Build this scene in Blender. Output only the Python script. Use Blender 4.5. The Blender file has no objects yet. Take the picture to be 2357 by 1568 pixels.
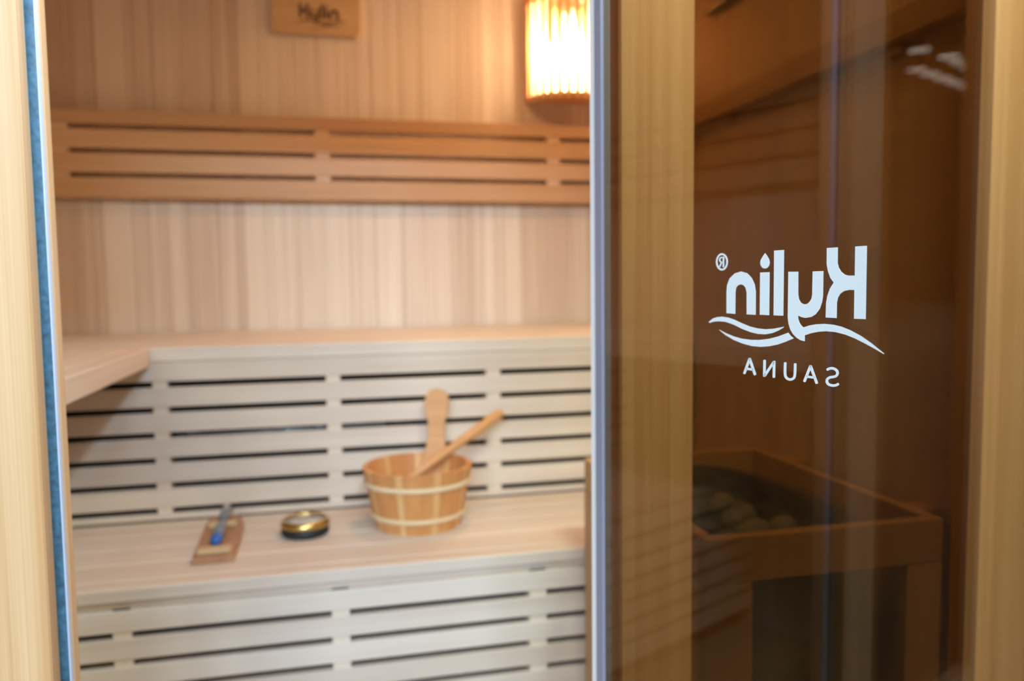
import bpy, bmesh, math, random
from mathutils import Vector, Matrix
random.seed(7)
scene = bpy.context.scene
C = scene.collection

# ------------------------------------------------------------------ camera
def make_camera():
    cam = bpy.data.cameras.new('camera'); o = bpy.data.objects.new('camera', cam); C.objects.link(o)
    cam.sensor_fit = 'HORIZONTAL'; cam.sensor_width = 36.0; cam.lens = 28.0
    yaw, pitch, roll = math.radians(13.046), math.radians(4.233), math.radians(.679)
    fw = Vector((math.sin(yaw)*math.cos(pitch), math.cos(yaw)*math.cos(pitch), -math.sin(pitch)))
    rt = Vector((math.cos(yaw), -math.sin(yaw), 0)); dn = fw.cross(rt)
    r2 = rt*math.cos(roll) + dn*math.sin(roll); d2 = -rt*math.sin(roll) + dn*math.cos(roll)
    m = Matrix((( r2.x, -d2.x, -fw.x, 0), (r2.y, -d2.y, -fw.y, 0), (r2.z, -d2.z, -fw.z, 1.05), (0, 0, 0, 1)))
    o.matrix_world = m
    cam.clip_start = .02; cam.clip_end = 200
    cam.dof.use_dof = True; cam.dof.focus_distance = .70; cam.dof.aperture_fstop = 3.6
    scene.camera = o
make_camera()

# ------------------------------------------------------------------ world, hall lights, exposure
def make_world():
    w = bpy.data.worlds.new('hall_ambient'); scene.world = w; w.use_nodes = True
    bg = w.node_tree.nodes['Background']; bg.inputs[0].default_value = (.80, .90, 1, 1); bg.inputs[1].default_value = .06
make_world()
def area(name, loc, sx, sy, power, col, rot=(0, 0, 0)):
    l = bpy.data.lights.new(name, 'AREA'); l.shape = 'RECTANGLE'; l.size = sx; l.size_y = sy; l.energy = power; l.color = col
    o = bpy.data.objects.new(name, l); o.location = loc; o.rotation_euler = rot; C.objects.link(o); return o
HALL = (.63, .82, 1.0)
for x in (-7.4, -4.9, -2.2, .4, 2.8):                   # row of hall lights far behind the photographer
    area('hall_ceiling_light', (x, -15.5, 6.2), 2.2, 1.6, 2450, HALL)
for x, y in ((-11, -6), (-13, -3), (-9, -10)):           # rows off to the left
    area('hall_ceiling_light', (x, y, 7.0), 2.4, 1.6, 740, HALL)
area('booth_fill_light', (.30, -.75, 2.85), .4, .9, 18, (.80, .92, 1.0))  # added fill light over the entrance, not a known fixture
area('booth_fill_light', (.72, .45, 2.25), .4, .3, 92, (.52, .76, 1.0))  # added light close to the front, brightens the tops of the posts

v = scene.view_settings
scene.display_settings.display_device = 'sRGB'
v.view_transform = 'Standard'; v.look = 'None'; v.gamma = 1.0; v.use_curve_mapping = False; v.exposure = -0.03
cy = scene.cycles
cy.use_denoising = True; cy.adaptive_threshold = .02; cy.max_bounces = 8; cy.diffuse_bounces = 4; cy.glossy_bounces = 3; cy.transparent_max_bounces = 16
cy.caustics_reflective = False; cy.caustics_refractive = False; cy.sample_clamp_indirect = 6.0

# ------------------------------------------------------------------ helpers
def link(o, parent=None):
    C.objects.link(o)
    if parent is not None: o.parent = parent
    return o
def tag(o, label=None, cat=None, group=None, kind=None):
    if label: o['label'] = label
    if cat: o['category'] = cat
    if group: o['group'] = group
    if kind: o['kind'] = kind
    return o
def empty(name, loc=(0, 0, 0), rz=0.0):
    o = bpy.data.objects.new(name, None); o.location = loc; o.rotation_euler = (0, 0, rz); o.empty_display_size = .05
    return link(o)
def mesh_obj(name, me, mat, parent=None, loc=(0, 0, 0), rot=(0, 0, 0)):
    o = bpy.data.objects.new(name, me); o.location = loc; o.rotation_euler = rot
    if mat is not None and not me.materials: me.materials.append(mat)
    return link(o, parent)
_boxes = {}
def box_mesh(sx, sy, sz, bevel=.0015, key=''):
    k = (round(sx, 4), round(sy, 4), round(sz, 4), bevel, key)
    if k in _boxes: return _boxes[k]
    bm = bmesh.new(); bmesh.ops.create_cube(bm, size=1)
    bmesh.ops.scale(bm, vec=(sx, sy, sz), verts=bm.verts)
    if bevel: bmesh.ops.bevel(bm, geom=list(bm.edges), offset=bevel, segments=1, affect='EDGES')
    me = bpy.data.meshes.new('box'); bm.to_mesh(me); bm.free(); _boxes[k] = me
    return me
def slab(name, x0, x1, y0, y1, z0, z1, mat, parent=None, bevel=.0015):
    """box from world extents; parent empties all sit unrotated, so offsets are subtracted"""
    me = box_mesh(x1-x0, y1-y0, z1-z0, bevel, mat.name)
    p = parent.location if parent is not None else Vector((0, 0, 0))
    return mesh_obj(name, me, mat, parent, ((x0+x1)/2-p.x, (y0+y1)/2-p.y, (z0+z1)/2-p.z))
def pydata(name, verts, faces, smooth=False):
    me = bpy.data.meshes.new(name); me.from_pydata([tuple(q) for q in verts], [], faces); me.update()
    bm = bmesh.new(); bm.from_mesh(me); bmesh.ops.recalc_face_normals(bm, faces=bm.faces); bm.to_mesh(me); bm.free()
    if smooth:
        for p in me.polygons: p.use_smooth = True
    return me
def lathe(name, prof, n=40, closed=False, smooth=True):
    vs, fs = [], []
    m = len(prof)
    for k in range(n):
        a = 2*math.pi*k/n
        for r, z in prof: vs.append((r*math.cos(a), r*math.sin(a), z))
    for k in range(n):
        k2 = (k+1) % n
        for j in range(m if closed else m-1):
            j2 = (j+1) % m
            fs.append((k*m+j, k2*m+j, k2*m+j2, k*m+j2))
    return pydata(name, vs, fs, smooth)
def tube(name, pts, radii, n=12, smooth=True):
    vs, fs = [], []
    P = [Vector(p) for p in pts]
    for i, p in enumerate(P):
        t = (P[min(i+1, len(P)-1)]-P[max(i-1, 0)]).normalized()
        a = Vector((0, 0, 1)) if abs(t.z) < .9 else Vector((1, 0, 0))
        u = t.cross(a).normalized(); w = t.cross(u).normalized()
        r = radii[i] if isinstance(radii, (list, tuple)) else radii
        for k in range(n):
            an = 2*math.pi*k/n; vs.append(p+u*math.cos(an)*r+w*math.sin(an)*r)
    for i in range(len(P)-1):
        for k in range(n):
            k2 = (k+1) % n; fs.append((i*n+k, i*n+k2, (i+1)*n+k2, (i+1)*n+k))
    fs.append(tuple(range(n))); fs.append(tuple(range((len(P)-1)*n, len(P)*n)))
    return pydata(name, vs, fs, smooth)
def extrude_polys(name, polys, d, holes=None):
    """flat outlines (x, z) -> solid of thickness d along y (from 0 to -d)"""
    bm = bmesh.new()
    def add(poly, hole=None):
        loops = [poly] + ([hole] if hole else [])
        edges = []
        for lp in loops:
            vv = [bm.verts.new((a, 0, b)) for a, b in lp]
            edges += [bm.edges.new((vv[i], vv[(i+1) % len(vv)])) for i in range(len(vv))]
        r = bmesh.ops.triangle_fill(bm, use_beauty=True, use_dissolve=False, edges=edges)
        fc = [g for g in r['geom'] if isinstance(g, bmesh.types.BMFace)]
        e = bmesh.ops.extrude_face_region(bm, geom=fc)
        bmesh.ops.translate(bm, vec=(0, -d, 0), verts=[g for g in e['geom'] if isinstance(g, bmesh.types.BMVert)])
    for i, p in enumerate(polys): add(p, holes[i] if holes and holes[i] else None)
    bmesh.ops.recalc_face_normals(bm, faces=bm.faces)
    me = bpy.data.meshes.new(name); bm.to_mesh(me); bm.free()
    return me

# ------------------------------------------------------------------ materials
def new_mat(name):
    m = bpy.data.materials.new(name); m.use_nodes = True
    nt = m.node_tree; nt.nodes.clear()
    out = nt.nodes.new('ShaderNodeOutputMaterial')
    return m, nt, out
def wood(name, light, dark, axis='X', rough=.5, tone=.22, grain=1.0, band=28.0, spec=.35):
    """planed softwood: grain streaks run along the given local axis, every piece gets its own tone"""
    m, nt, out = new_mat(name); N = nt.nodes; L = nt.links
    tc = N.new('ShaderNodeTexCoord'); oi = N.new('ShaderNodeObjectInfo')
    off = N.new('ShaderNodeVectorMath'); off.operation = 'SCALE'; off.inputs[0].default_value = (7.1, 11.3, 5.7)
    L.new(oi.outputs['Random'], off.inputs['Scale'])
    add = N.new('ShaderNodeVectorMath'); add.operation = 'ADD'
    L.new(tc.outputs['Object'], add.inputs[0]); L.new(off.outputs[0], add.inputs[1])
    def mapped(across, along):
        mp = N.new('ShaderNodeMapping'); s = [across]*3; s['XYZ'.index(axis)] = along
        mp.inputs['Scale'].default_value = s; L.new(add.outputs[0], mp.inputs['Vector']); return mp.outputs[0]
    n1 = N.new('ShaderNodeTexNoise'); n1.inputs['Scale'].default_value = 1; n1.inputs['Detail'].default_value = 3
    L.new(mapped(band, .55), n1.inputs['Vector'])
    n2 = N.new('ShaderNodeTexNoise'); n2.inputs['Scale'].default_value = 1; n2.inputs['Detail'].default_value = 5
    L.new(mapped(band*9, 3.0), n2.inputs['Vector'])
    mixf = N.new('ShaderNodeMath'); mixf.operation = 'MULTIPLY_ADD'; mixf.inputs[1].default_value = .35
    L.new(n2.outputs['Fac'], mixf.inputs[0])
    sc = N.new('ShaderNodeMath'); sc.operation = 'MULTIPLY'; sc.inputs[1].default_value = .65
    L.new(n1.outputs['Fac'], sc.inputs[0]); L.new(sc.outputs[0], mixf.inputs[2])
    tn = N.new('ShaderNodeMath'); tn.operation = 'MULTIPLY_ADD'; tn.inputs[1].default_value = tone; tn.inputs[2].default_value = -tone/2
    L.new(oi.outputs['Random'], tn.inputs[0])
    sm = N.new('ShaderNodeMath'); sm.operation = 'ADD'; L.new(mixf.outputs[0], sm.inputs[0]); L.new(tn.outputs[0], sm.inputs[1])
    cr = N.new('ShaderNodeValToRGB'); g = .19*grain
    cr.color_ramp.elements[0].position = .5-g; cr.color_ramp.elements[0].color = (*light, 1)
    cr.color_ramp.elements[1].position = .5+g; cr.color_ramp.elements[1].color = (*dark, 1)
    L.new(sm.outputs[0], cr.inputs[0])
    bs = N.new('ShaderNodeBsdfPrincipled'); bs.inputs['Roughness'].default_value = rough
    bs.inputs['Specular IOR Level'].default_value = spec
    L.new(cr.outputs[0], bs.inputs['Base Color'])
    bp = N.new('ShaderNodeBump'); bp.inputs['Strength'].default_value = .12; bp.inputs['Distance'].default_value = .001
    L.new(n2.outputs['Fac'], bp.inputs['Height']); L.new(bp.outputs[0], bs.inputs['Normal'])
    L.new(bs.outputs[0], out.inputs[0])
    return m
def plain(name, col, rough=.5, metal=0.0, noise=0.0, scale=40.0, spec=.5):
    m, nt, out = new_mat(name); N = nt.nodes; L = nt.links
    bs = N.new('ShaderNodeBsdfPrincipled'); bs.inputs['Roughness'].default_value = rough; bs.inputs['Metallic'].default_value = metal
    bs.inputs['Specular IOR Level'].default_value = spec
    bs.inputs['Base Color'].default_value = (*col, 1)
    if noise:
        tc = N.new('ShaderNodeTexCoord'); nz = N.new('ShaderNodeTexNoise'); nz.inputs['Scale'].default_value = scale; nz.inputs['Detail'].default_value = 4
        L.new(tc.outputs['Object'], nz.inputs['Vector'])
        cr = N.new('ShaderNodeValToRGB'); cr.color_ramp.elements[0].position = .3; cr.color_ramp.elements[1].position = .7
        cr.color_ramp.elements[0].color = (*[c*(1-noise) for c in col], 1); cr.color_ramp.elements[1].color = (*[min(1, c*(1+noise)) for c in col], 1)
        L.new(nz.outputs['Fac'], cr.inputs[0]); L.new(cr.outputs[0], bs.inputs['Base Color'])
    L.new(bs.outputs[0], out.inputs[0])
    return m
def tinted_glass(name, T, F0=.04):
    """flat pane: Schlick reflection over tinted straight-through transmission, one face's share each"""
    m, nt, out = new_mat(name); N = nt.nodes; L = nt.links
    lw = N.new('ShaderNodeLayerWeight'); lw.inputs['Blend'].default_value = .5
    pw = N.new('ShaderNodeMath'); pw.operation = 'POWER'; pw.inputs[1].default_value = 5; L.new(lw.outputs['Facing'], pw.inputs[0])
    f = N.new('ShaderNodeMath'); f.operation = 'MULTIPLY_ADD'; f.inputs[1].default_value = 1-F0; f.inputs[2].default_value = F0
    L.new(pw.outputs[0], f.inputs[0])
    tr = N.new('ShaderNodeBsdfTransparent'); tr.inputs[0].default_value = (*[math.sqrt(c) for c in T], 1)
    gl = N.new('ShaderNodeBsdfGlossy'); gl.inputs['Roughness'].default_value = 0.0; gl.inputs[0].default_value = (1, 1, 1, 1)
    mx = N.new('ShaderNodeMixShader'); L.new(f.outputs[0], mx.inputs[0]); L.new(tr.outputs[0], mx.inputs[1]); L.new(gl.outputs[0], mx.inputs[2])
    L.new(mx.outputs[0], out.inputs[0])
    return m
def emitter(name, col, strength):
    m, nt, out = new_mat(name); e = nt.nodes.new('ShaderNodeEmission'); e.inputs[0].default_value = (*col, 1); e.inputs[1].default_value = strength
    nt.links.new(e.outputs[0], out.inputs[0]); return m
def translucent_wood(name, col, mix=.45):
    m, nt, out = new_mat(name); N = nt.nodes; L = nt.links
    d = N.new('ShaderNodeBsdfDiffuse'); d.inputs[0].default_value = (*col, 1)
    t = N.new('ShaderNodeBsdfTranslucent'); t.inputs[0].default_value = (*col, 1)
    mx = N.new('ShaderNodeMixShader'); mx.inputs[0].default_value = mix
    L.new(d.outputs[0], mx.inputs[1]); L.new(t.outputs[0], mx.inputs[2]); L.new(mx.outputs[0], out.inputs[0]); return m

LT, DK = (.78, .58, .41), (.55, .345, .205)
M = {
 'wall_z': wood('hemlock_wall', (.84, .73, .63), (.62, .48, .38), 'Z', .55, tone=.34, grain=.85, band=44),
 'side_z': wood('hemlock_side_wall', (.80, .64, .50), (.62, .45, .32), 'Z', .55, tone=.25, band=30),
 'bench_x': wood('hemlock_bench_x', (.80, .69, .585), (.68, .555, .45), 'X', .42, tone=.25, band=22),
 'bench_y': wood('hemlock_bench_y', (.82, .66, .51), (.68, .51, .37), 'Y', .42, tone=.25, band=22),
 'bench_z': wood('hemlock_bench_z', (.84, .71, .58), (.74, .60, .47), 'Z', .45, tone=.2, band=22),
 'rest_x': wood('hemlock_backrest_x', (.66, .42, .24), (.50, .28, .135), 'X', .45, tone=.35, band=22),
 'rest_y': wood('hemlock_backrest_y', (.66, .42, .24), (.50, .28, .135), 'Y', .45, tone=.3, band=22),
 'rest_z': wood('hemlock_backrest_z', (.70, .47, .29), (.58, .36, .20), 'Z', .45, tone=.2, band=22),
 'frame_z': wood('pine_frame_z', (.75, .465, .25), (.58, .305, .125), 'Z', .5, tone=.12, grain=.85, band=52),
 'frame_x': wood('pine_frame_x', (.75, .465, .25), (.58, .305, .125), 'X', .5, tone=.15, band=26),
 'guard_x': wood('guard_wood_x', (.58, .37, .18), (.45, .265, .11), 'X', .5, band=22),
 'guard_y': wood('guard_wood_y', (.58, .37, .18), (.45, .265, .11), 'Y', .5, band=22),
 'guard_z': wood('guard_wood_z', (.62, .42, .23), (.50, .31, .15), 'Z', .5, band=22),
 'stave': wood('bucket_stave', (.70, .33, .12), (.56, .23, .07), 'Z', .5, tone=.35, band=40),
 'stave_light': wood('bucket_light_strip', (.78, .46, .20), (.70, .38, .15), 'Z', .5, band=40),
 'hoop': wood('bucket_hoop', (.86, .68, .44), (.76, .55, .32), 'X', .5, band=30),
 'ladle': wood('ladle_wood', (.72, .38, .16), (.58, .27, .10), 'X', .5, band=40),
 'plaque': wood('plaque_wood', (.72, .50, .29), (.62, .40, .22), 'X', .5, band=18),
 'timer': wood('timer_wood', (.52, .28, .16), (.40, .20, .10), 'Y', .5, band=40),
 'timer_light': wood('timer_block_wood', (.66, .47, .27), (.56, .38, .21), 'X', .5, band=40),
 'glass': tinted_glass('bronze_door_glass', (.385, .26, .13)),
 'glass_fixed': tinted_glass('bronze_fixed_glass', (.48, .37, .22)),
 'clear': tinted_glass('clear_glass', (.93, .95, .95)),
 'print': plain('white_vinyl_print', (.86, .92, .94), .5),
 'seal_white': plain('white_seal_strip', (.90, .87, .84), .35),
 'seal_grey': plain('lavender_grey_seal', (.27, .265, .34), .3),
 'blue': plain('blue_frosted_glass_margin', (.055, .15, .235), .35, noise=.35, scale=160),
 'edge': plain('ground_glass_edge', (.60, .68, .86), .35),
 'burnt': plain('burnt_lettering', (.10, .045, .015), .7),
 'black': plain('black_steel', (.012, .013, .014), .45),
 'steel': plain('dark_sheet_steel', (.05, .052, .05), .5, .4, noise=.25),
 'stone': plain('olivine_stone', (.17, .175, .17), .8, noise=.5, scale=25),
 'gold': plain('brass_rim', (.70, .50, .18), .3, 1.0),
 'dial': plain('dial_face', (.72, .72, .68), .35),
 'rubber': plain('black_base', (.015, .017, .018), .5),
 'sand': plain('blue_sand', (.03, .16, .60), .6, noise=.2, scale=300),
 'grey': plain('grey_plastic', (.22, .22, .22), .5),
 'tube_core': plain('grey_blue_sand_tube', (.17, .21, .28), .4),
 'backing': plain('slot_shade_black', (.012, .010, .008), .8),  # black put in for the shade of the cavity behind the riser slots
 'conduit': plain('grey_conduit', (.30, .29, .30), .35, .3),
 'dark_conduit': plain('dark_grey_conduit', (.10, .10, .11), .5),
 'chrome': plain('white_cap', (.86, .90, .92), .3),
 'porcelain': plain('lamp_socket', (.75, .72, .68), .4),
 'bulb': emitter('warm_bulb_glow', (1.0, .68, .37), 350.0),
 'downlight': emitter('warm_fill_glow', (1.0, .56, .22), 250.0),
 'hallbulb': emitter('hall_lamp_glow', (.80, .92, 1.0), 270.0),
 'shade': translucent_wood('thin_slat_wood', (.80, .56, .32), .25),
 'blocker': plain('blocker_panel', (.35, .33, .30), .6, noise=.05, scale=4),
 'floor': plain('hall_floor_vinyl', (.20, .165, .13), .6, noise=.12, scale=3),
 'inner_floor': wood('sauna_floor_board', (.60, .44, .30), (.50, .35, .22), 'X', .6, band=20),
 'ply': wood('outer_cladding', (.80, .62, .42), (.70, .50, .31), 'Z', .55, band=12),
}

# ------------------------------------------------------------------ the cabin shell
XL, XR, YB, YF, ZC = -1.0, 1.0, 2.70, .97, 2.14
def plank_wall(name, label, along, a0, a1, fixed, outward, z0, z1, mat, width, seam=None):
    r = empty(name, ((a0+a1)/2, fixed, 0) if along == 'X' else (fixed, (a0+a1)/2, 0)); tag(r, label, 'wall', kind='structure')
    n = round((a1-a0)/width); w = (a1-a0)/n; t = .014
    for i in range(n):
        p0, p1 = a0+i*w+.0003, a0+(i+1)*w-.0003
        if seam is not None and abs((a0+(i+1)*w)-seam) < w/2: p1 -= .004
        c, hw = (p0+p1)/2, p1-p0
        if along == 'X': slab('plank', p0, p1, min(fixed, fixed+outward*t), max(fixed, fixed+outward*t), z0, z1, mat, r, .0009)
        else: slab('plank', min(fixed, fixed+outward*t), max(fixed, fixed+outward*t), p0, p1, z0, z1, mat, r, .0009)
    b0, b1 = sorted((fixed+outward*t, fixed+outward*(t+.03)))
    if along == 'X': slab('backing', a0-.05, a1+.05, b0, b1, z0, z1, M['ply'], r, 0)
    else: slab('backing', b0, b1, a0, a1, z0, z1, M['ply'], r, 0)
    return r
plank_wall('wall_back', 'rear wall of vertical tongue-and-groove planks behind the benches', 'X', XL, XR, YB, 1, 0, ZC, M['wall_z'], .0835)
plank_wall('wall_left', 'left side wall of vertical planks seen reflected in the open door', 'Y', 1.03, YB, XL, -1, 0, ZC, M['side_z'], .0835)
plank_wall('wall_right', 'right side wall of vertical planks behind the heater', 'Y', 1.03, YB, XR, 1, 0, ZC, M['side_z'], .0835)
tag(slab('ceiling', XL-.05, XR+.05, YF, YB+.045, ZC, ZC+.05, M['bench_x'], None, 0), 'boarded cabin ceiling above the wall lamp', 'ceiling', kind='structure')
tag(slab('floor', XL-.05, XR+.05, YF, YB+.045, -.06, 0, M['inner_floor'], None, 0), 'wooden floor inside the cabin', 'floor', kind='structure')
g = pydata('hall_floor', [(-40, -40, -.06), (40, -40, -.06), (40, 40, -.06), (-40, 40, -.06)], [(0, 1, 2, 3)])
tag(mesh_obj('floor_hall', g, M['floor']), 'beige floor of the exhibition hall around the cabin', 'floor', kind='structure')

tag(slab('wall_light_block', .62, .66, -7.0, .12, -.06, 2.6, M['blocker'], None, 0), 'added unseen booth partition to the right of the photographer', 'wall', kind='structure')  # added out of view to block hall light from the right-hand posts
wf = empty('wall_front', (0, YF, 0)); tag(wf, 'pine framed front of the cabin around the door opening', 'wall', kind='structure')
FZ0, FZ1 = 0.0, ZC
# left of the opening: outer post, rebate, inner post (pane between them)
slab('post', -.430, -.315, .970, .9975, FZ0, FZ1, M['frame_z'], wf, .002)
slab('post', -.430, -.3035, 1.0085, 1.030, FZ0, FZ1, M['frame_z'], wf, .002)
# right of the opening
slab('post', .368, .472, .970, 1.014, FZ0, FZ1, M['frame_z'], wf, .003)
# corner posts
slab('post', .935, 1.050, .970, 1.030, FZ0, FZ1, M['frame_z'], wf, .003)
slab('post', -1.050, -.935, .970, 1.030, FZ0, FZ1, M['frame_z'], wf, .003)
# rails above and below the panes and over the door
slab('header', -.3035, .368, .970, 1.030, 1.90, ZC, M['frame_x'], wf, .003)
for (a, b) in ((-.935, -.430), (.472, .935)):
    slab('top_rail', a, b, .970, 1.030, 2.02, ZC, M['frame_x'], wf, .003)
    slab('bottom_rail', a, b, .970, 1.030, 0, .12, M['frame_x'], wf, .003)
slab('door_sill', -.3035, .368, .972, 1.030, 0, .04, M['frame_x'], wf, .003)

w1 = empty('window_1', (.7035, 1.0, .12)); tag(w1, 'fixed bronze glass pane in front of the heater', 'window', kind='structure')
slab('pane', .473, .934, .995, 1.003, .121, 2.019, M['glass_fixed'], w1, 0)
w2 = empty('window_2', (-.62, 1.0, .12)); tag(w2, 'fixed glass pane left of the door opening with blue frosted edge', 'window', kind='structure')
slab('pane', -.934, -.432, .999, 1.007, .121, 2.019, M['glass_fixed'], w2, 0)
mg = slab('frosted_margin', -.4319, -.3062, .9985, 1.0075, .121, 1.899, M['blue'], w2, .0004); tag(mg, 'mottled blue margin of the pane')
me_ = slab('polished_edge', -.3062, -.3046, .9983, 1.0077, .121, 1.899, M['edge'], w2, .0004); tag(me_, 'pale lavender glass edge')

# ------------------------------------------------------------------ the open glass door
TH = math.radians(13.45)
d1 = empty('door_1', (.340, .965, .06), 0); d1.rotation_euler = (0, 0, -math.pi/2+TH)
tag(d1, 'open frameless bronze glass door with white mirrored logo', 'door', kind='structure')
DW, DZ = .640, 1.83
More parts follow.
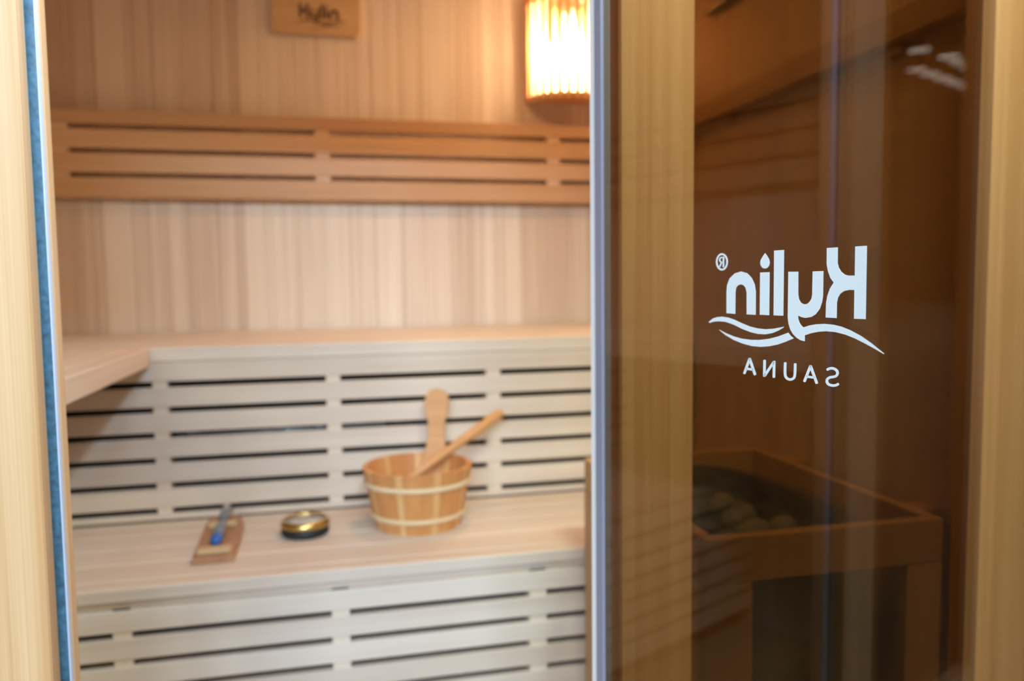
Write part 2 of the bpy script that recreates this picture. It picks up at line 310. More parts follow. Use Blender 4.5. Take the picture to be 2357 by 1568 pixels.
# local +x runs from the hinge edge to the free edge, local -y is the inner face towards the opening
def dbox(name, x0, x1, y0, y1, z0, z1, mat, bevel=0):
    return mesh_obj(name, box_mesh(x1-x0, y1-y0, z1-z0, bevel, mat.name), mat, d1, ((x0+x1)/2, (y0+y1)/2, (z0+z1)/2))
dbox('pane', .0, DW, .0, .008, 0, DZ, M['glass'])
tag(dbox('seal_clip', -.010, .009, -.003, .011, 0, DZ, M['seal_grey'], .002), 'lavender-grey clip of the door seal')
tag(dbox('seal_lip', -.0235, -.010, -.001, .007, 0, DZ, M['seal_white'], .002), 'white lip of the door seal')
for zz in (.12, 1.62):
    dbox('hinge', -.004, .052, -.008, .016, zz, zz+.07, M['black'], .003)
LOGO = {
 'word': [[(0.2345,1.0155),(0.2343,1.0372),(0.2352,1.0442),(0.2388,1.0507),(0.2459,1.0554),(0.2548,1.0573),(0.2634,1.0554),(0.2696,1.0509),(0.2737,1.0446),(0.2754,1.0374),(0.2755,1.0151),(0.2633,1.0152),(0.2630,1.0364),(0.2615,1.0413),(0.2587,1.0437),(0.2550,1.0446),(0.2510,1.0437),(0.2482,1.0412),(0.2472,1.0363),(0.2472,1.0152)],
  [(0.2809,1.0559),(0.2932,1.0560),(0.2933,1.0153),(0.2811,1.0154)],
  [(0.2871,1.0741),(0.2897,1.0715),(0.2924,1.0681),(0.2933,1.0648),(0.2925,1.0620),(0.2899,1.0599),(0.2873,1.0594),(0.2841,1.0601),(0.2817,1.0624),(0.2808,1.0651),(0.2816,1.0679),(0.2842,1.0712)],
  [(0.2987,1.0760),(0.3110,1.0762),(0.3111,1.0154),(0.2990,1.0154)],
  [(0.3166,1.0560),(0.3285,1.0559),(0.3288,1.0351),(0.3298,1.0310),(0.3322,1.0279),(0.3349,1.0268),(0.3371,1.0266),(0.3397,1.0271),(0.3423,1.0290),(0.3442,1.0316),(0.3450,1.0352),(0.3451,1.0558),(0.3570,1.0560),(0.3571,1.0344),(0.3563,1.0292),(0.3539,1.0230),(0.3495,1.0181),(0.3445,1.0154),(0.3377,1.0143),(0.3330,1.0149),(0.3289,1.0162),(0.3292,1.0133),(0.3308,1.0098),(0.3332,1.0072),(0.3355,1.0057),(0.3424,1.0078),(0.3503,1.0092),(0.3591,1.0099),(0.3688,1.0096),(0.3773,1.0083),(0.3866,1.0057),(0.3978,1.0013),(0.4077,0.9961),(0.4154,0.9913),(0.4202,0.9884),(0.4198,0.9880),(0.4116,0.9915),(0.4019,0.9953),(0.3919,0.9989),(0.3816,1.0017),(0.3711,1.0033),(0.3614,1.0035),(0.3527,1.0026),(0.3448,1.0010),(0.3372,0.9986),(0.3373,0.9933),(0.3323,0.9939),(0.3275,0.9960),(0.3233,0.9990),(0.3200,1.0029),(0.3177,1.0083),(0.3167,1.0138)],
  [(0.3900,1.0758),(0.4015,1.0759),(0.4018,1.0156),(0.3902,1.0155),(0.3900,1.0396),(0.3848,1.0396),(0.3797,1.0387),(0.3756,1.0363),(0.3733,1.0329),(0.3722,1.0286),(0.3722,1.0154),(0.3604,1.0155),(0.3606,1.0284),(0.3619,1.0345),(0.3644,1.0406),(0.3684,1.0459),(0.3647,1.0500),(0.3619,1.0561),(0.3605,1.0621),(0.3604,1.0758),(0.3721,1.0759),(0.3722,1.0627),(0.3733,1.0589),(0.3762,1.0550),(0.3799,1.0526),(0.3835,1.0517),(0.3901,1.0516)]],
 'waves': [[(0.2077,1.0055),(0.2139,1.0092),(0.2200,1.0109),(0.2275,1.0117),(0.2364,1.0112),(0.2451,1.0095),(0.2565,1.0063),(0.2676,1.0035),(0.2784,1.0021),(0.2889,1.0018),(0.2992,1.0028),(0.3067,1.0042),(0.3120,1.0053),(0.3116,1.0044),(0.3055,1.0013),(0.2980,0.9986),(0.2890,0.9969),(0.2785,0.9968),(0.2690,0.9980),(0.2579,1.0004),(0.2451,1.0043),(0.2335,1.0066),(0.2230,1.0069),(0.2154,1.0061),(0.2089,1.0046)],
  [(0.2239,0.9982),(0.2336,0.9952),(0.2453,0.9925),(0.2567,0.9909),(0.2691,0.9905),(0.2812,0.9911),(0.2929,0.9928),(0.3044,0.9956),(0.3176,1.0000),(0.3203,0.9974),(0.3243,0.9951),(0.3143,0.9913),(0.3045,0.9881),(0.2931,0.9857),(0.2826,0.9845),(0.2706,0.9845),(0.2581,0.9861),(0.2453,0.9890),(0.2336,0.9931),(0.2246,0.9975)]],
 'sub': [[(0.2664,0.9720),(0.2593,0.9570),(0.2596,0.9562),(0.2615,0.9559),(0.2626,0.9565),(0.2696,0.9714),(0.2693,0.9722),(0.2674,0.9726)],
  [(0.2664,0.9712),(0.2738,0.9565),(0.2748,0.9560),(0.2767,0.9567),(0.2770,0.9576),(0.2696,0.9722),(0.2686,0.9727),(0.2667,0.9721)],
  [(0.2634,0.9605),(0.2723,0.9604),(0.2733,0.9609),(0.2735,0.9622),(0.2727,0.9626),(0.2638,0.9627),(0.2628,0.9622),(0.2626,0.9609)],
  [(0.2865,0.9716),(0.2863,0.9566),(0.2869,0.9559),(0.2889,0.9561),(0.2896,0.9568),(0.2897,0.9718),(0.2891,0.9725),(0.2871,0.9724)],
  [(0.2989,0.9717),(0.2987,0.9569),(0.2994,0.9562),(0.3013,0.9564),(0.3019,0.9571),(0.3020,0.9719),(0.3014,0.9726),(0.2995,0.9724)],
  [(0.2898,0.9566),(0.3013,0.9707),(0.3013,0.9715),(0.2997,0.9721),(0.2986,0.9717),(0.2871,0.9577),(0.2871,0.9568),(0.2887,0.9562)],
  [(0.3128,0.9716),(0.3127,0.9697),(0.3126,0.9669),(0.3126,0.9639),(0.3127,0.9616),(0.3130,0.9600),(0.3134,0.9589),(0.3140,0.9579),(0.3148,0.9572),(0.3159,0.9565),(0.3173,0.9560),(0.3187,0.9557),(0.3201,0.9556),(0.3215,0.9558),(0.3228,0.9561),(0.3241,0.9567),(0.3252,0.9574),(0.3261,0.9581),(0.3268,0.9589),(0.3273,0.9601),(0.3276,0.9616),(0.3278,0.9640),(0.3279,0.9670),(0.3279,0.9698),(0.3279,0.9718),(0.3273,0.9725),(0.3255,0.9723),(0.3249,0.9716),(0.3249,0.9696),(0.3249,0.9667),(0.3248,0.9638),(0.3247,0.9616),(0.3244,0.9604),(0.3241,0.9597),(0.3238,0.9594),(0.3233,0.9590),(0.3227,0.9586),(0.3220,0.9583),(0.3211,0.9581),(0.3204,0.9580),(0.3195,0.9580),(0.3186,0.9582),(0.3177,0.9585),(0.3171,0.9589),(0.3166,0.9594),(0.3163,0.9599),(0.3160,0.9607),(0.3158,0.9620),(0.3157,0.9642),(0.3157,0.9671),(0.3158,0.9698),(0.3159,0.9718),(0.3153,0.9724),(0.3134,0.9723)],
  [(0.3429,0.9718),(0.3362,0.9573),(0.3365,0.9565),(0.3382,0.9562),(0.3391,0.9567),(0.3457,0.9712),(0.3454,0.9720),(0.3438,0.9723)],
  [(0.3429,0.9709),(0.3503,0.9564),(0.3512,0.9560),(0.3528,0.9566),(0.3531,0.9575),(0.3457,0.9720),(0.3448,0.9724),(0.3431,0.9718)],
  [(0.3401,0.9605),(0.3489,0.9605),(0.3497,0.9609),(0.3499,0.9622),(0.3492,0.9626),(0.3404,0.9626),(0.3395,0.9622),(0.3394,0.9609)],
  [(0.3640,0.9691),(0.3644,0.9693),(0.3649,0.9696),(0.3654,0.9699),(0.3659,0.9701),(0.3664,0.9702),(0.3671,0.9704),(0.3678,0.9705),(0.3684,0.9705),(0.3692,0.9705),(0.3701,0.9703),(0.3709,0.9701),(0.3715,0.9698),(0.3720,0.9695),(0.3724,0.9690),(0.3727,0.9685),(0.3729,0.9681),(0.3729,0.9678),(0.3727,0.9673),(0.3725,0.9669),(0.3722,0.9665),(0.3719,0.9663),(0.3714,0.9660),(0.3707,0.9657),(0.3700,0.9655),(0.3693,0.9653),(0.3684,0.9652),(0.3673,0.9650),(0.3662,0.9647),(0.3652,0.9642),(0.3642,0.9637),(0.3633,0.9631),(0.3625,0.9624),(0.3620,0.9616),(0.3616,0.9608),(0.3615,0.9599),(0.3615,0.9590),(0.3619,0.9582),(0.3624,0.9575),(0.3631,0.9568),(0.3641,0.9563),(0.3652,0.9559),(0.3664,0.9557),(0.3676,0.9556),(0.3688,0.9556),(0.3699,0.9556),(0.3710,0.9558),(0.3721,0.9560),(0.3731,0.9563),(0.3740,0.9567),(0.3748,0.9571),(0.3754,0.9575),(0.3758,0.9577),(0.3762,0.9585),(0.3753,0.9596),(0.3743,0.9595),(0.3739,0.9592),(0.3734,0.9589),(0.3728,0.9586),(0.3723,0.9584),(0.3716,0.9582),(0.3708,0.9580),(0.3700,0.9579),(0.3691,0.9578),(0.3682,0.9579),(0.3672,0.9580),(0.3663,0.9581),(0.3656,0.9583),(0.3651,0.9586),(0.3648,0.9590),(0.3645,0.9594),(0.3643,0.9597),(0.3643,0.9601),(0.3644,0.9605),(0.3645,0.9609),(0.3648,0.9612),(0.3651,0.9616),(0.3657,0.9619),(0.3664,0.9623),(0.3671,0.9626),(0.3678,0.9628),(0.3687,0.9629),(0.3697,0.9631),(0.3707,0.9634),(0.3717,0.9637),(0.3726,0.9641),(0.3735,0.9646),(0.3743,0.9652),(0.3749,0.9660),(0.3753,0.9668),(0.3756,0.9677),(0.3756,0.9686),(0.3753,0.9695),(0.3748,0.9704),(0.3741,0.9711),(0.3732,0.9717),(0.3722,0.9722),(0.3710,0.9725),(0.3699,0.9727),(0.3688,0.9728),(0.3677,0.9728),(0.3667,0.9726),(0.3658,0.9724),(0.3649,0.9721),(0.3641,0.9718),(0.3634,0.9714),(0.3628,0.9710),(0.3625,0.9708),(0.3621,0.9700),(0.3630,0.9690)]],
 'ring': [[(0.2360,1.0672),(0.2358,1.0655),(0.2353,1.0639),(0.2346,1.0624),(0.2335,1.0611),(0.2321,1.0600),(0.2306,1.0592),(0.2290,1.0588),(0.2272,1.0586),(0.2255,1.0588),(0.2238,1.0594),(0.2222,1.0602),(0.2209,1.0613),(0.2197,1.0627),(0.2189,1.0642),(0.2183,1.0659),(0.2181,1.0677),(0.2183,1.0694),(0.2188,1.0710),(0.2196,1.0725),(0.2207,1.0738),(0.2221,1.0749),(0.2236,1.0757),(0.2253,1.0761),(0.2270,1.0762),(0.2288,1.0760),(0.2304,1.0754),(0.2320,1.0745),(0.2333,1.0734),(0.2344,1.0721),(0.2353,1.0705),(0.2358,1.0689)],
  [(0.2336,1.0672),(0.2335,1.0659),(0.2332,1.0647),(0.2326,1.0635),(0.2318,1.0625),(0.2308,1.0616),(0.2297,1.0610),(0.2285,1.0607),(0.2272,1.0606),(0.2259,1.0607),(0.2247,1.0611),(0.2236,1.0618),(0.2225,1.0627),(0.2217,1.0637),(0.2211,1.0649),(0.2207,1.0662),(0.2205,1.0676),(0.2207,1.0690),(0.2210,1.0702),(0.2216,1.0714),(0.2224,1.0724),(0.2234,1.0733),(0.2246,1.0738),(0.2258,1.0742),(0.2271,1.0743),(0.2283,1.0741),(0.2296,1.0737),(0.2307,1.0730),(0.2317,1.0721),(0.2325,1.0711),(0.2331,1.0699),(0.2335,1.0686)]],
 'reg': [[(0.2283,1.0723),(0.2282,1.0625),(0.2286,1.0620),(0.2299,1.0619),(0.2304,1.0624),(0.2306,1.0722),(0.2301,1.0727),(0.2288,1.0728)],
  [(0.2294,1.0725),(0.2287,1.0726),(0.2276,1.0726),(0.2264,1.0726),(0.2252,1.0724),(0.2243,1.0720),(0.2236,1.0715),(0.2232,1.0709),(0.2229,1.0703),(0.2228,1.0698),(0.2228,1.0692),(0.2230,1.0686),(0.2233,1.0681),(0.2238,1.0676),(0.2244,1.0672),(0.2251,1.0668),(0.2259,1.0665),(0.2269,1.0663),(0.2279,1.0663),(0.2288,1.0662),(0.2293,1.0662),(0.2299,1.0664),(0.2300,1.0672),(0.2294,1.0675),(0.2288,1.0675),(0.2280,1.0676),(0.2272,1.0676),(0.2266,1.0677),(0.2261,1.0679),(0.2256,1.0682),(0.2253,1.0684),(0.2250,1.0687),(0.2248,1.0690),(0.2247,1.0693),(0.2247,1.0696),(0.2248,1.0699),(0.2250,1.0703),(0.2253,1.0707),(0.2256,1.0710),(0.2260,1.0712),(0.2267,1.0713),(0.2277,1.0713),(0.2287,1.0713),(0.2295,1.0712),(0.2300,1.0715),(0.2300,1.0723)],
  [(0.2256,1.0672),(0.2229,1.0630),(0.2231,1.0625),(0.2243,1.0622),(0.2249,1.0624),(0.2275,1.0666),(0.2274,1.0671),(0.2262,1.0675)]],
}
def logo_mesh(name, keys, d, ox=0, oz=0, s=1, flip=False):
    polys, holes = [], []
    for k in keys:
        if k == 'ring':
            A, B = LOGO['ring']
            for i in range(len(A)): j = (i+1) % len(A); polys.append([A[i], A[j], B[j], B[i]]); holes.append(None)
        else:
            for p in LOGO[k]: polys.append(p); holes.append(None)
    f = -1 if flip else 1
    tr = lambda P: [((u-ox)*s*f, (z-oz)*s) for u, z in P]
    return extrude_polys(name, [tr(p) for p in polys], d, [tr(h) if h else None for h in holes])
for nm, keys in (('logo_wordmark', ['word']), ('logo_waves', ['waves']), ('logo_subtitle', ['sub']), ('registered_mark', ['ring', 'reg'])):
    mesh_obj(nm, logo_mesh(nm, keys, .0003, 0, .06), M['print'], d1, (0, -.0002, 0))
# handle near the free edge: round white caps on the inner face, a wooden bar between them
for zz in (1.131, .735):
    mesh_obj('handle_cap', lathe('handle_cap', [(0, 0), (.011, 0), (.0125, .003), (.0125, .010), (.010, .012), (0, .012)], 24), M['chrome'], d1, (.5470, -.0005, zz-.06), (math.pi/2, 0, 0))
    dbox('handle_standoff', .5475, .600, -.034, -.0125, zz-.066, zz-.054, M['chrome'], .003)
dbox('handle_bar', .580, .610, -.056, -.034, .64, 1.10, M['frame_z'], .006)

# ------------------------------------------------------------------ benches
SP = ((-.399, .034), (.010, .036), (.424, .038))
def riser(parent, y, zs, gap, x0, x1, top, bottom, mat):
    """slats between the slot centres zs (top to bottom), flush spacers behind the gaps"""
    edges = [top]
    for z in zs: edges += [z+gap/2, z-gap/2]
    edges.append(bottom)
    for i in range(0, len(edges), 2): slab('riser_slat', x0, x1, y, y+.020, edges[i+1], edges[i], mat, parent, .0015)
    for x, w in SP: slab('spacer', x-w/2, x+w/2, y+.003, y+.040, bottom, top, M['bench_z'], parent, .001)
ub = empty('upper_bench', (0, 2.05, 0)); tag(ub, 'high rear bench with slatted front reaching wall to wall', 'bench')
zt = .902
slab('nosing', XL+.004, XR-.004, 2.050, 2.095, .866, zt, M['bench_x'], ub, .003)
for k in range(6): slab('seat_board', XL+.004, XR-.004, 2.097+k*.099, 2.097+k*.099+.0965, .878, zt, M['bench_x'], ub, .002)
riser(ub, 2.052, (.811, .749, .687, .625, .563, .501), .0145, XL+.004, XR-.004, .8655, .4785, M['bench_x'])
tag(slab('slot_shade_sheet', XL+.004, XR-.004, 2.128, 2.132, .4785, .8655, M['backing'], ub, 0), 'added black sheet standing in for shade in the slots')  # added to darken the slots as cavity shade would
slab('seat_bearer', XL+.004, XR-.004, 2.66, 2.695, .80, .877, M['bench_x'], ub, .001)

sb = empty('side_bench', (-.70, 1.5, 0)); tag(sb, 'high side bench along the left wall beside the door', 'bench')
slab('nosing', -.463, -.4185, 1.06, 2.0495, .856, zt, M['bench_y'], sb, .003)
for k in range(5): slab('seat_board', -.996+k*.1065, -.996+k*.1065+.104, 1.06, 2.0495, .878, zt, M['bench_y'], sb, .002)
slab('seat_bearer', -.996, -.96, 1.06, 2.04, .80, .877, M['bench_y'], sb, .001)
slab('leg', -.52, -.475, 1.06, 1.105, 0, .877, M['bench_z'], sb, .002)

lb = empty('lower_bench', (0, 1.6, 0)); tag(lb, 'low wide bench with slatted front holding the wooden bucket', 'bench')
zt2 = .476
slab('nosing', XL+.004, XR-.004, 1.605, 1.650, .4485, zt2, M['bench_x'], lb, .003)
for k in range(4): slab('seat_board', XL+.004, XR-.004, 1.652+k*.0997, 1.652+k*.0997+.0975, .452, zt2, M['bench_x'], lb, .002)
slab('under_board', XL+.004, XR-.004, 1.617, 1.640, .4325, .4480, M['bench_x'], lb, .001)
def riser2():
    riser(lb, 1.607, (.383, .328, .274, .219, .164, .109), .0135, XL+.004, XR-.004, .4320, .055, M['bench_x'])
riser2()
tag(slab('slot_shade_sheet', XL+.004, XR-.004, 1.655, 1.659, .345, .4320, M['backing'], lb, 0), 'added black sheet standing in for shade in the top slot')  # same added shade sheet, top slot only

# ------------------------------------------------------------------ backrests
def backrest(name, label, along):
    r = empty(name, (0, YB, 1.45) if along == 'X' else (XL, 1.9, 1.45)); tag(r, label, 'backrest', 'slatted wall backrests')
    zs = ((1.538, 1.580), (1.4665, 1.5235), (1.394, 1.4525), (1.318, 1.380))
    for a, b in zs:
        if along == 'X': slab('slat', -.90, .955, YB-.045, YB-.027, a, b, M['rest_x'], r, .002)
        else: slab('slat', XL+.027, XL+.045, 1.12, 2.60, a, b, M['rest_y'], r, .002)
    for c in ((-.765, 0.0, .770) if along == 'X' else (1.25, 1.85, 2.45)):
        if along == 'X': slab('spacer', c-.024, c+.024, YB-.042, YB-.001, 1.318, 1.570, M['rest_z'], r, .001)
        else: slab('spacer', XL+.001, XL+.042, c-.024, c+.024, 1.318, 1.570, M['rest_z'], r, .001)
    return r
backrest('backrest', 'four-slat wooden backrest across the rear wall', 'X')
backrest('backrest', 'four-slat backrest on the left wall, seen only in the door reflection', 'Y')

rl = empty('wall_rail', (XR, 1.6, 1.46)); tag(rl, 'single horizontal wooden rail on the right wall above the heater', 'rail')
slab('rail', XR-.030, XR-.002, 1.05, 2.64, 1.458, 1.512, M['guard_y'], rl, .004)
for c in (1.25, 1.85, 2.4): slab('bracket', XR-.012, XR, c-.02, c+.02, 1.44, 1.458, M['guard_z'], rl, .001)
cd = mesh_obj('cable_conduit', tube('cable_conduit', [(XR-.014, 1.955, 1.742), (XR-.014, 1.5, 1.742), (XR-.014, 1.05, 1.742)], .011, 10), M['dark_conduit'])
tag(cd, 'thin dark grey conduit high on the right wall', 'conduit')

# ------------------------------------------------------------------ heater, stones and guard
GX0, GX1, GY0, GY1, GZ = .525, .932, 1.038, 1.600, .673
hg = empty('heater_guard', ((GX0+GX1)/2, (GY0+GY1)/2, 0)); tag(hg, 'wooden guard frame boxed around the heater in the corner', 'guard')
t = .020
def ring_level(z0, z1):
    slab('rail', GX0+.001, GX1-.001, GY0, GY0+t, z0, z1, M['guard_x'], hg, .002)
    slab('rail', GX0+.001, GX1-.001, GY1-t, GY1, z0, z1, M['guard_x'], hg, .002)
    slab('rail', GX0, GX0+t, GY0+t+.001, GY1-t-.001, z0, z1, M['guard_y'], hg, .002)
    slab('rail', GX1-t, GX1, GY0+t+.001, GY1-t-.001, z0, z1, M['guard_y'], hg, .002)
ring_level(.603, GZ); ring_level(.02, .09)
for x0, x1 in ((GX0, GX0+.078), (GX1-.064, GX1)):
    slab('stile', x0, x1, GY0+.001, GY0+t-.001, .0905, .6025, M['guard_z'], hg, .002)
    slab('stile', x0, x1, GY1-t+.001, GY1-.001, .0905, .6025, M['guard_z'], hg, .002)
for xx in (GX0, GX1-t):
    slab('stile', xx+.001, xx+t-.001, GY0+t, GY0+t+.055, .0905, .6025, M['guard_z'], hg, .002)
    slab('stile', xx+.001, xx+t-.001, GY1-t-.055, GY1-t, .0905, .6025, M['guard_z'], hg, .002)
for (x0, x1) in ((GX1+.001, XR-.001),):
    for yy in (1.12, 1.50): slab('wall_block', x0, x1, yy, yy+.05, .605, .66, M['guard_x'], hg, .001)

HCX, HCY, HA, HB = .715, 1.315, .145, .243
def sup(a, ra, rb, e=2.6):
    c, s = math.cos(a), math.sin(a)
    return (math.copysign(abs(c)**(2/e), c)*ra, math.copysign(abs(s)**(2/e), s)*rb)
ht = empty('sauna_heater', (HCX, HCY, 0)); tag(ht, 'dark rounded sauna heater with black rim inside the wooden guard', 'heater')
def oval_shell(name, levels, n=56):
    vs, fs = [], []
    for k in range(n):
        a = 2*math.pi*k/n
        for q, z in levels:
            x, y = sup(a, HA+q, HB+q); vs.append((x, y, z))
    m = len(levels)
    for k in range(n):
        k2 = (k+1) % n
        for j in range(m-1): fs.append((k*m+j, k2*m+j, k2*m+j+1, k*m+j+1))
    return pydata(name, vs, fs, True)
mesh_obj('heater_body', oval_shell('heater_body', [(-.02, .10), (-.004, .105), (-.004, .625), (-.012, .625), (-.012, .50)]), M['steel'], ht)
mesh_obj('rim', oval_shell('rim', [(-.014, .61), (-.014, .648), (-.008, .652), (.0, .652), (.002, .646), (.002, .610), (-.014, .61)]), M['black'], ht)
nb = 40
base = pydata('stone_tray', [(*sup(2*math.pi*k/nb, HA-.0125, HB-.0125), .545) for k in range(nb)], [tuple(range(nb))])
mesh_obj('stone_tray', base, M['black'], ht)
for sx in (-1, 1):
    for sy in (-1, 1): mesh_obj('leg', box_mesh(.03, .03, .10, .003, 'hl'), M['black'], ht, (sx*.07, sy*.15, .051))
def stone_mesh(seed):
    rnd = random.Random(seed); bm = bmesh.new(); bmesh.ops.create_icosphere(bm, subdivisions=2, radius=1)
    ph = [rnd.uniform(0, 6) for _ in range(6)]
    for q in bm.verts:
        c = q.co
        k = 1+.16*math.sin(2.1*c.x+ph[0])+.13*math.sin(2.7*c.y+ph[1])+.12*math.sin(2.4*c.z+ph[2])+.07*math.sin(5*c.x+4*c.y+ph[3])
        q.co = c*k*.85
    me = bpy.data.meshes.new('stone'); bm.to_mesh(me); bm.free()
    for p in me.polygons: p.use_smooth = True
    me.materials.append(M['stone']); return me
SM = [stone_mesh(s) for s in range(5)]
placed = []
for tr_ in range(4000):
    x, y = random.uniform(-.13, .13), random.uniform(-.23, .23); r = random.uniform(.030, .043)
    if (abs(x)/(HA-.016-r))**2.6+(abs(y)/(HB-.016-r))**2.6 > 1: continue
    if any(math.hypot(x-a, y-b) < (r+c)*.98 for a, b, c in placed): continue
    placed.append((x, y, r))
    if len(placed) >= 34: break
for i, (x, y, r) in enumerate(placed):
    o = bpy.data.objects.new('sauna_stone', SM[i % 5]); o.location = (HCX+x, HCY+y, .546+r*1.02); o.scale = (r, r*random.uniform(.9, 1.0), r)
    o.rotation_euler = tuple(random.uniform(0, 6.28) for _ in range(3)); link(o)
    tag(o, 'rough grey stone heaped in the top of the sauna heater', 'stone', 'grey stones in the heater')

# ------------------------------------------------------------------ wall lamp
LX, LY, LR = .828, YB, .142
wl = empty('wall_lamp', (LX, LY, 1.655)); tag(wl, 'glowing wall lamp with half-round shade of thin vertical wooden slats', 'lamp')
NS = 15
sm_ = box_mesh(.0185, .004, .355, .001, 'lampslat')
sm_w = box_mesh(.0275, .004, .355, .001, 'lampslatw')
for k in range(NS):
    a = math.pi*(k+.5)/NS
    mesh_obj('shade_slat', sm_ if 0 < k < NS-1 else sm_w, M['shade'] if 0 < k < NS-1 else M['stave'], wl, (-LR*math.cos(a), -LR*math.sin(a)*.93-.001, .355/2), (0, 0, math.atan2(-math.cos(a), math.sin(a)*.93)))
def band(z0, z1):
    n = 30; vs, fs = [], []
    for k in range(n+1):
        a = math.pi*k/n
        for rr, z in ((LR-.0025, z0), (LR-.0085, z0), (LR-.0085, z1), (LR-.0025, z1)):
            vs.append((-rr*math.cos(a), -rr*math.sin(a)*.93-.001, z))
    for k in range(n):
        for j in range(4): fs.append((k*4+j, (k+1)*4+j, (k+1)*4+(j+1) % 4, k*4+(j+1) % 4))
    fs += [(0, 1, 2, 3), tuple(n*4+j for j in (3, 2, 1, 0))]
    return pydata('shade_band', vs, fs)
for z0, z1 in ((.004, .022), (.325, .345)): mesh_obj('shade_band', band(z0, z1), M['stave'], wl)
mesh_obj('wall_plate', box_mesh(.12, .014, .12, .003, 'lp'), M['stave'], wl, (0, -.0075, .27))
mesh_obj('socket', tube('socket', [(0, -.013, .315), (0, -.070, .315), (0, -.077, .308), (0, -.078, .270)], [.022, .022, .024, .021], 16), M['porcelain'], wl)
mesh_obj('bulb', lathe('bulb', [(0, 0), (.018, .003), (.029, .012), (.0355, .030), (.0365, .075), (.033, .110), (.024, .145), (.017, .165), (.0, .168)], 24), M['bulb'], wl, (0, -.078, .098))
n_ = 24
bp_ = pydata('bottom_plate', [(-(LR-.009)*math.cos(math.pi*k/n_), -(LR-.009)*math.sin(math.pi*k/n_)*.93-.001, z) for z in (.008, .014) for k in range(n_+1)],
   [tuple(range(n_+1)), tuple(range(n_+1, 2*n_+2))]+[(k, k+1, n_+2+k, n_+1+k) for k in range(n_)]+[(0, n_, 2*n_+1, n_+1)])
mesh_obj('bottom_plate', bp_, M['stave'], wl)

dl = empty('fill_downlight', (.42, 1.95, ZC)); tag(dl, 'added unseen warm downlight set in the cabin ceiling', 'lamp')  # added unseen lamp; the wall lamp alone lights the upper wall unevenly
mesh_obj('trim_ring', lathe('trim_ring', [(.046, -.001), (.064, -.001), (.062, -.008), (.050, -.012), (.046, -.008)], 28, True), M['porcelain'], dl)
mesh_obj('diffuser', lathe('diffuser', [(0, -.003), (.046, -.003), (.046, -.006), (0, -.007)], 24), M['downlight'], dl)

# ------------------------------------------------------------------ wall plaque
pq = empty('wall_plaque', (-.007, YB, 1.845)); tag(pq, 'wooden plaque with burnt-in dark logo hung high on the rear wall', 'sign')
def rrect(w, h, r, n=6):
    P = []
    for cx_, cz_, a0 in ((w/2-r, h-r, 0), (-w/2+r, h-r, 90), (-w/2+r, r, 180), (w/2-r, r, 270)):
        for k in range(n+1):
            a = math.radians(a0+90*k/n); P.append((cx_+r*math.cos(a), cz_+r*math.sin(a)))
    return P
mesh_obj('board', extrude_polys('board', [rrect(.275, .20, .018)], .022), M['plaque'], pq, (0, -.001, 0))
LS = .74
mesh_obj('lettering', logo_mesh('lettering', ['word', 'waves'], .0008, .327, 1.035, LS, True), M['burnt'], pq, (.002, -.0232, .0625))
mesh_obj('small_lettering', logo_mesh('small_lettering', ['sub'], .0008, .327, .955, LS*.5, True), M['burnt'], pq, (.002, -.0232, .014))

# ------------------------------------------------------------------ bucket and ladle
ZB = zt2
bk = empty('wooden_bucket', (.200, 1.876, ZB)); tag(bk, 'round wooden stave bucket with tall paddle handle on the low bench', 'bucket')
RB, RT, BH, BT = .102, .130, .143, .012
def stave_mesh(w_ang, out=0):
    vs = []; n = 4
    for z, r in ((0, RB), (BH, RT)):
        for rr in (r+out, r-BT):
            for k in range(n+1):
                a = -w_ang/2+w_ang*k/n; vs.append((rr*math.cos(a), rr*math.sin(a), z))
    m = n+1; fs = []
    for k in range(n):
        fs += [(k, k+1, 2*m+k+1, 2*m+k), (m+k, m+k+1, 3*m+k+1, 3*m+k), (k, k+1, m+k+1, m+k), (2*m+k, 2*m+k+1, 3*m+k+1, 3*m+k)]
    fs += [(0, m, 3*m, 2*m), (n, m+n, 3*m+n, 2*m+n)]
    return pydata('stave', vs, fs)
NST = 9; wide = 2*math.pi/NST*.80; thin = 2*math.pi/NST*.185
SW, ST = stave_mesh(wide), stave_mesh(thin)
for k in range(NST):
    a = 2*math.pi*k/NST+.42
    mesh_obj('stave', SW, M['stave'], bk, (0, 0, 0), (0, 0, a))
    mesh_obj('light_strip', ST, M['stave_light'], bk, (0, 0, 0), (0, 0, a+math.pi/NST))
def hoop(z):
    r = RB+(RT-RB)*z/BH
    h = .0065
    return lathe('hoop', [(r-.001, z-h), (r+.0035, z-h+.001), (r+.006, z-h*.4), (r+.0065, z), (r+.006, z+h*.4), (r+.0045, z+h-.001), (r+.0005, z+h)], 48, True)
for z in (.108, .032): mesh_obj('hoop', hoop(z), M['hoop'], bk)
mesh_obj('bucket_base', lathe('bucket_base', [(0, .006), (RB-.0125, .006), (RB-.0105, .020), (0, .020)], 40), M['stave'], bk)
# tall paddle-shaped handle stave on the far side
ho = [(-.030, .0), (-.032, .10), (-.026, .140), (-.0195, .185), (-.0195, .205), (-.026, .232), (-.030, .258), (-.0285, .278), (-.020, .293), (0, .299),
      (.020, .293), (.0285, .278), (.030, .258), (.026, .232), (.0195, .205), (.0195, .185), (.026, .140), (.032, .10), (.030, .0)]
hm = extrude_polys('handle', [ho], .013)
mesh_obj('handle', hm, M['ladle'], bk, (.052, .086, .010), (-.20, 0, -.32))

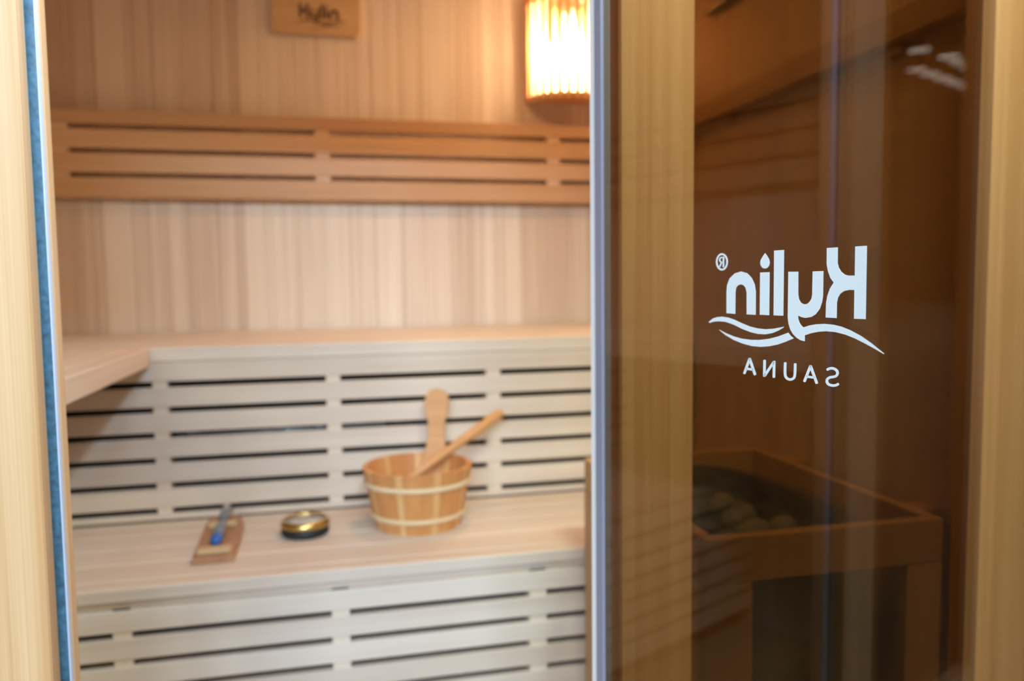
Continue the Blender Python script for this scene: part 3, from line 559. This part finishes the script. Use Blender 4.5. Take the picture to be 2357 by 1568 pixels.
ld = empty('ladle', (.20, 1.87, ZB+.02)); tag(ld, 'wooden ladle resting in the bucket, handle leaning to the right', 'ladle')
lp = Vector((.200, 1.87, ZB+.02))
A, B_ = Vector((.150, 1.875, .566)), Vector((.428, 1.975, .7165))
axis = (B_-A).normalized()
mesh_obj('ladle_handle', tube('ladle_handle', [A-lp, A.lerp(B_, .3)-lp, A.lerp(B_, .7)-lp, A.lerp(B_, .97)-lp, B_-lp], [.009, .0105, .0125, .0135, .009], 14), M['ladle'], ld)
mesh_obj('ladle_cup', lathe('ladle_cup', [(0, 0), (.030, .002), (.036, .012), (.038, .055), (.034, .055), (.031, .014), (0, .010)], 28), M['ladle'], ld, (-.052, .0, .005))

# ------------------------------------------------------------------ dial and sand timer
hy = empty('hygrometer', (-.063, 1.863, ZB)); tag(hy, 'round gauge with brass rim and black base lying on the low bench', 'gauge')
mesh_obj('base', lathe('base', [(0, .0005), (.050, .0005), (.0535, .004), (.0535, .017), (.050, .0195), (0, .0195)], 48), M['rubber'], hy)
mesh_obj('rim', lathe('rim', [(.050, .0195), (.0545, .021), (.0555, .026), (.0525, .034), (.048, .0375), (.0455, .035), (.046, .028)], 48), M['gold'], hy)
fc = mesh_obj('face', lathe('face', [(0, .0315), (.0465, .0315), (.0465, .021), (0, .021)], 48), M['dial'], hy)
for k in range(12):
    a = 2*math.pi*k/12
    mesh_obj('tick', box_mesh(.007, .0012, .0006, 0, 'tick'), M['rubber'], fc, (.037*math.cos(a), .037*math.sin(a), .0319), (0, 0, a))
mesh_obj('needle', box_mesh(.052, .0016, .0008, 0, 'needle'), M['rubber'], fc, (.006, .004, .0328), (0, 0, .7))
mesh_obj('lens', lathe('lens', [(0, .0365), (.030, .0358), (.047, .0348)], 40), M['clear'], hy)

tm = empty('sand_timer', (-.243, 1.705, ZB), math.radians(1.5)); tag(tm, 'wooden sand timer board with blue sand tube lying on the low bench', 'timer')
tb = [(-.040, 0), (.040, 0), (.0435, .10), (.0435, .23), (.034, .280), (.022, .300), (-.030, .300), (-.040, .285), (-.0405, .15)]
bm_ = extrude_polys('board', [tb], .016)
mesh_obj('board', bm_, M['timer'], tm, (0, 0, .0005), (-math.pi/2, 0, 0))
mesh_obj('end_block', box_mesh(.068, .034, .010, .003, 'tmb'), M['timer_light'], tm, (0, .024, .0215))
mesh_obj('cross_block', box_mesh(.064, .026, .012, .003, 'tmc'), M['timer_light'], tm, (0, .205, .0225))
gt = mesh_obj('glass_tube', tube('glass_tube', [(0, .050, .030), (0, .058, .030), (0, .160, .030), (0, .185, .030), (0, .205, .030), (0, .225, .030), (0, .250, .030), (0, .312, .030), (0, .325, .030)],
     [.008, .0125, .0125, .009, .0035, .009, .0125, .0125, .008], 18), M['clear'], tm)
mesh_obj('sand', tube('sand', [(0, .053, .0295), (0, .060, .0295), (0, .090, .0285), (0, .108, .024)], [.007, .0112, .0112, .005], 16), M['sand'], gt)
mesh_obj('tube_core', tube('tube_core', [(0, .098, .029), (0, .16, .0295), (0, .192, .030)], [.0108, .0112, .006], 16), M['tube_core'], gt)
mesh_obj('upper_sleeve', tube('upper_sleeve', [(0, .222, .030), (0, .315, .030)], [.0118, .0118], 16), M['grey'], gt)

# ------------------------------------------------------------------ conduit behind the riser slots, hall lamps seen in the door glass
cp = empty('grey_pipe', (-.12, 2.105, .676)); tag(cp, 'grey pipe behind the slots of the high bench front', 'pipe')
mesh_obj('pipe', tube('pipe', [(-.25, 0, 0), (0, 0, 0), (.26, 0, 0)], .012, 12), M['conduit'], cp)
for x in (-.215, -.01, .09): mesh_obj('clip', box_mesh(.03, .03, .03, .004, 'clip'), M['conduit'], cp, (x, 0, 0))
HL = [(-24.7, -9.36)]+[(-26.2-.95*k, -9.10-.04*k) for k in range(5)]+[(-27.0-1.0*k, -10.42+.02*k) for k in range(6)]
disc = lathe('lens', [(0, 0), (.33, 0), (.33, .03), (0, .03)], 20)
hood = lathe('hood', [(.34, -.01), (.37, .0), (.24, .28), (.07, .36), (0, .36)], 20)
for x, y in HL:
    e = empty('hall_lamp', (x, y, 8.0)); tag(e, 'cool white high-bay lamp of the hall, mirrored in the door glass', 'lamp', 'hall lamps mirrored in the door glass')
    mesh_obj('lens', disc, M['hallbulb'], e); mesh_obj('hood', hood, M['grey'], e)
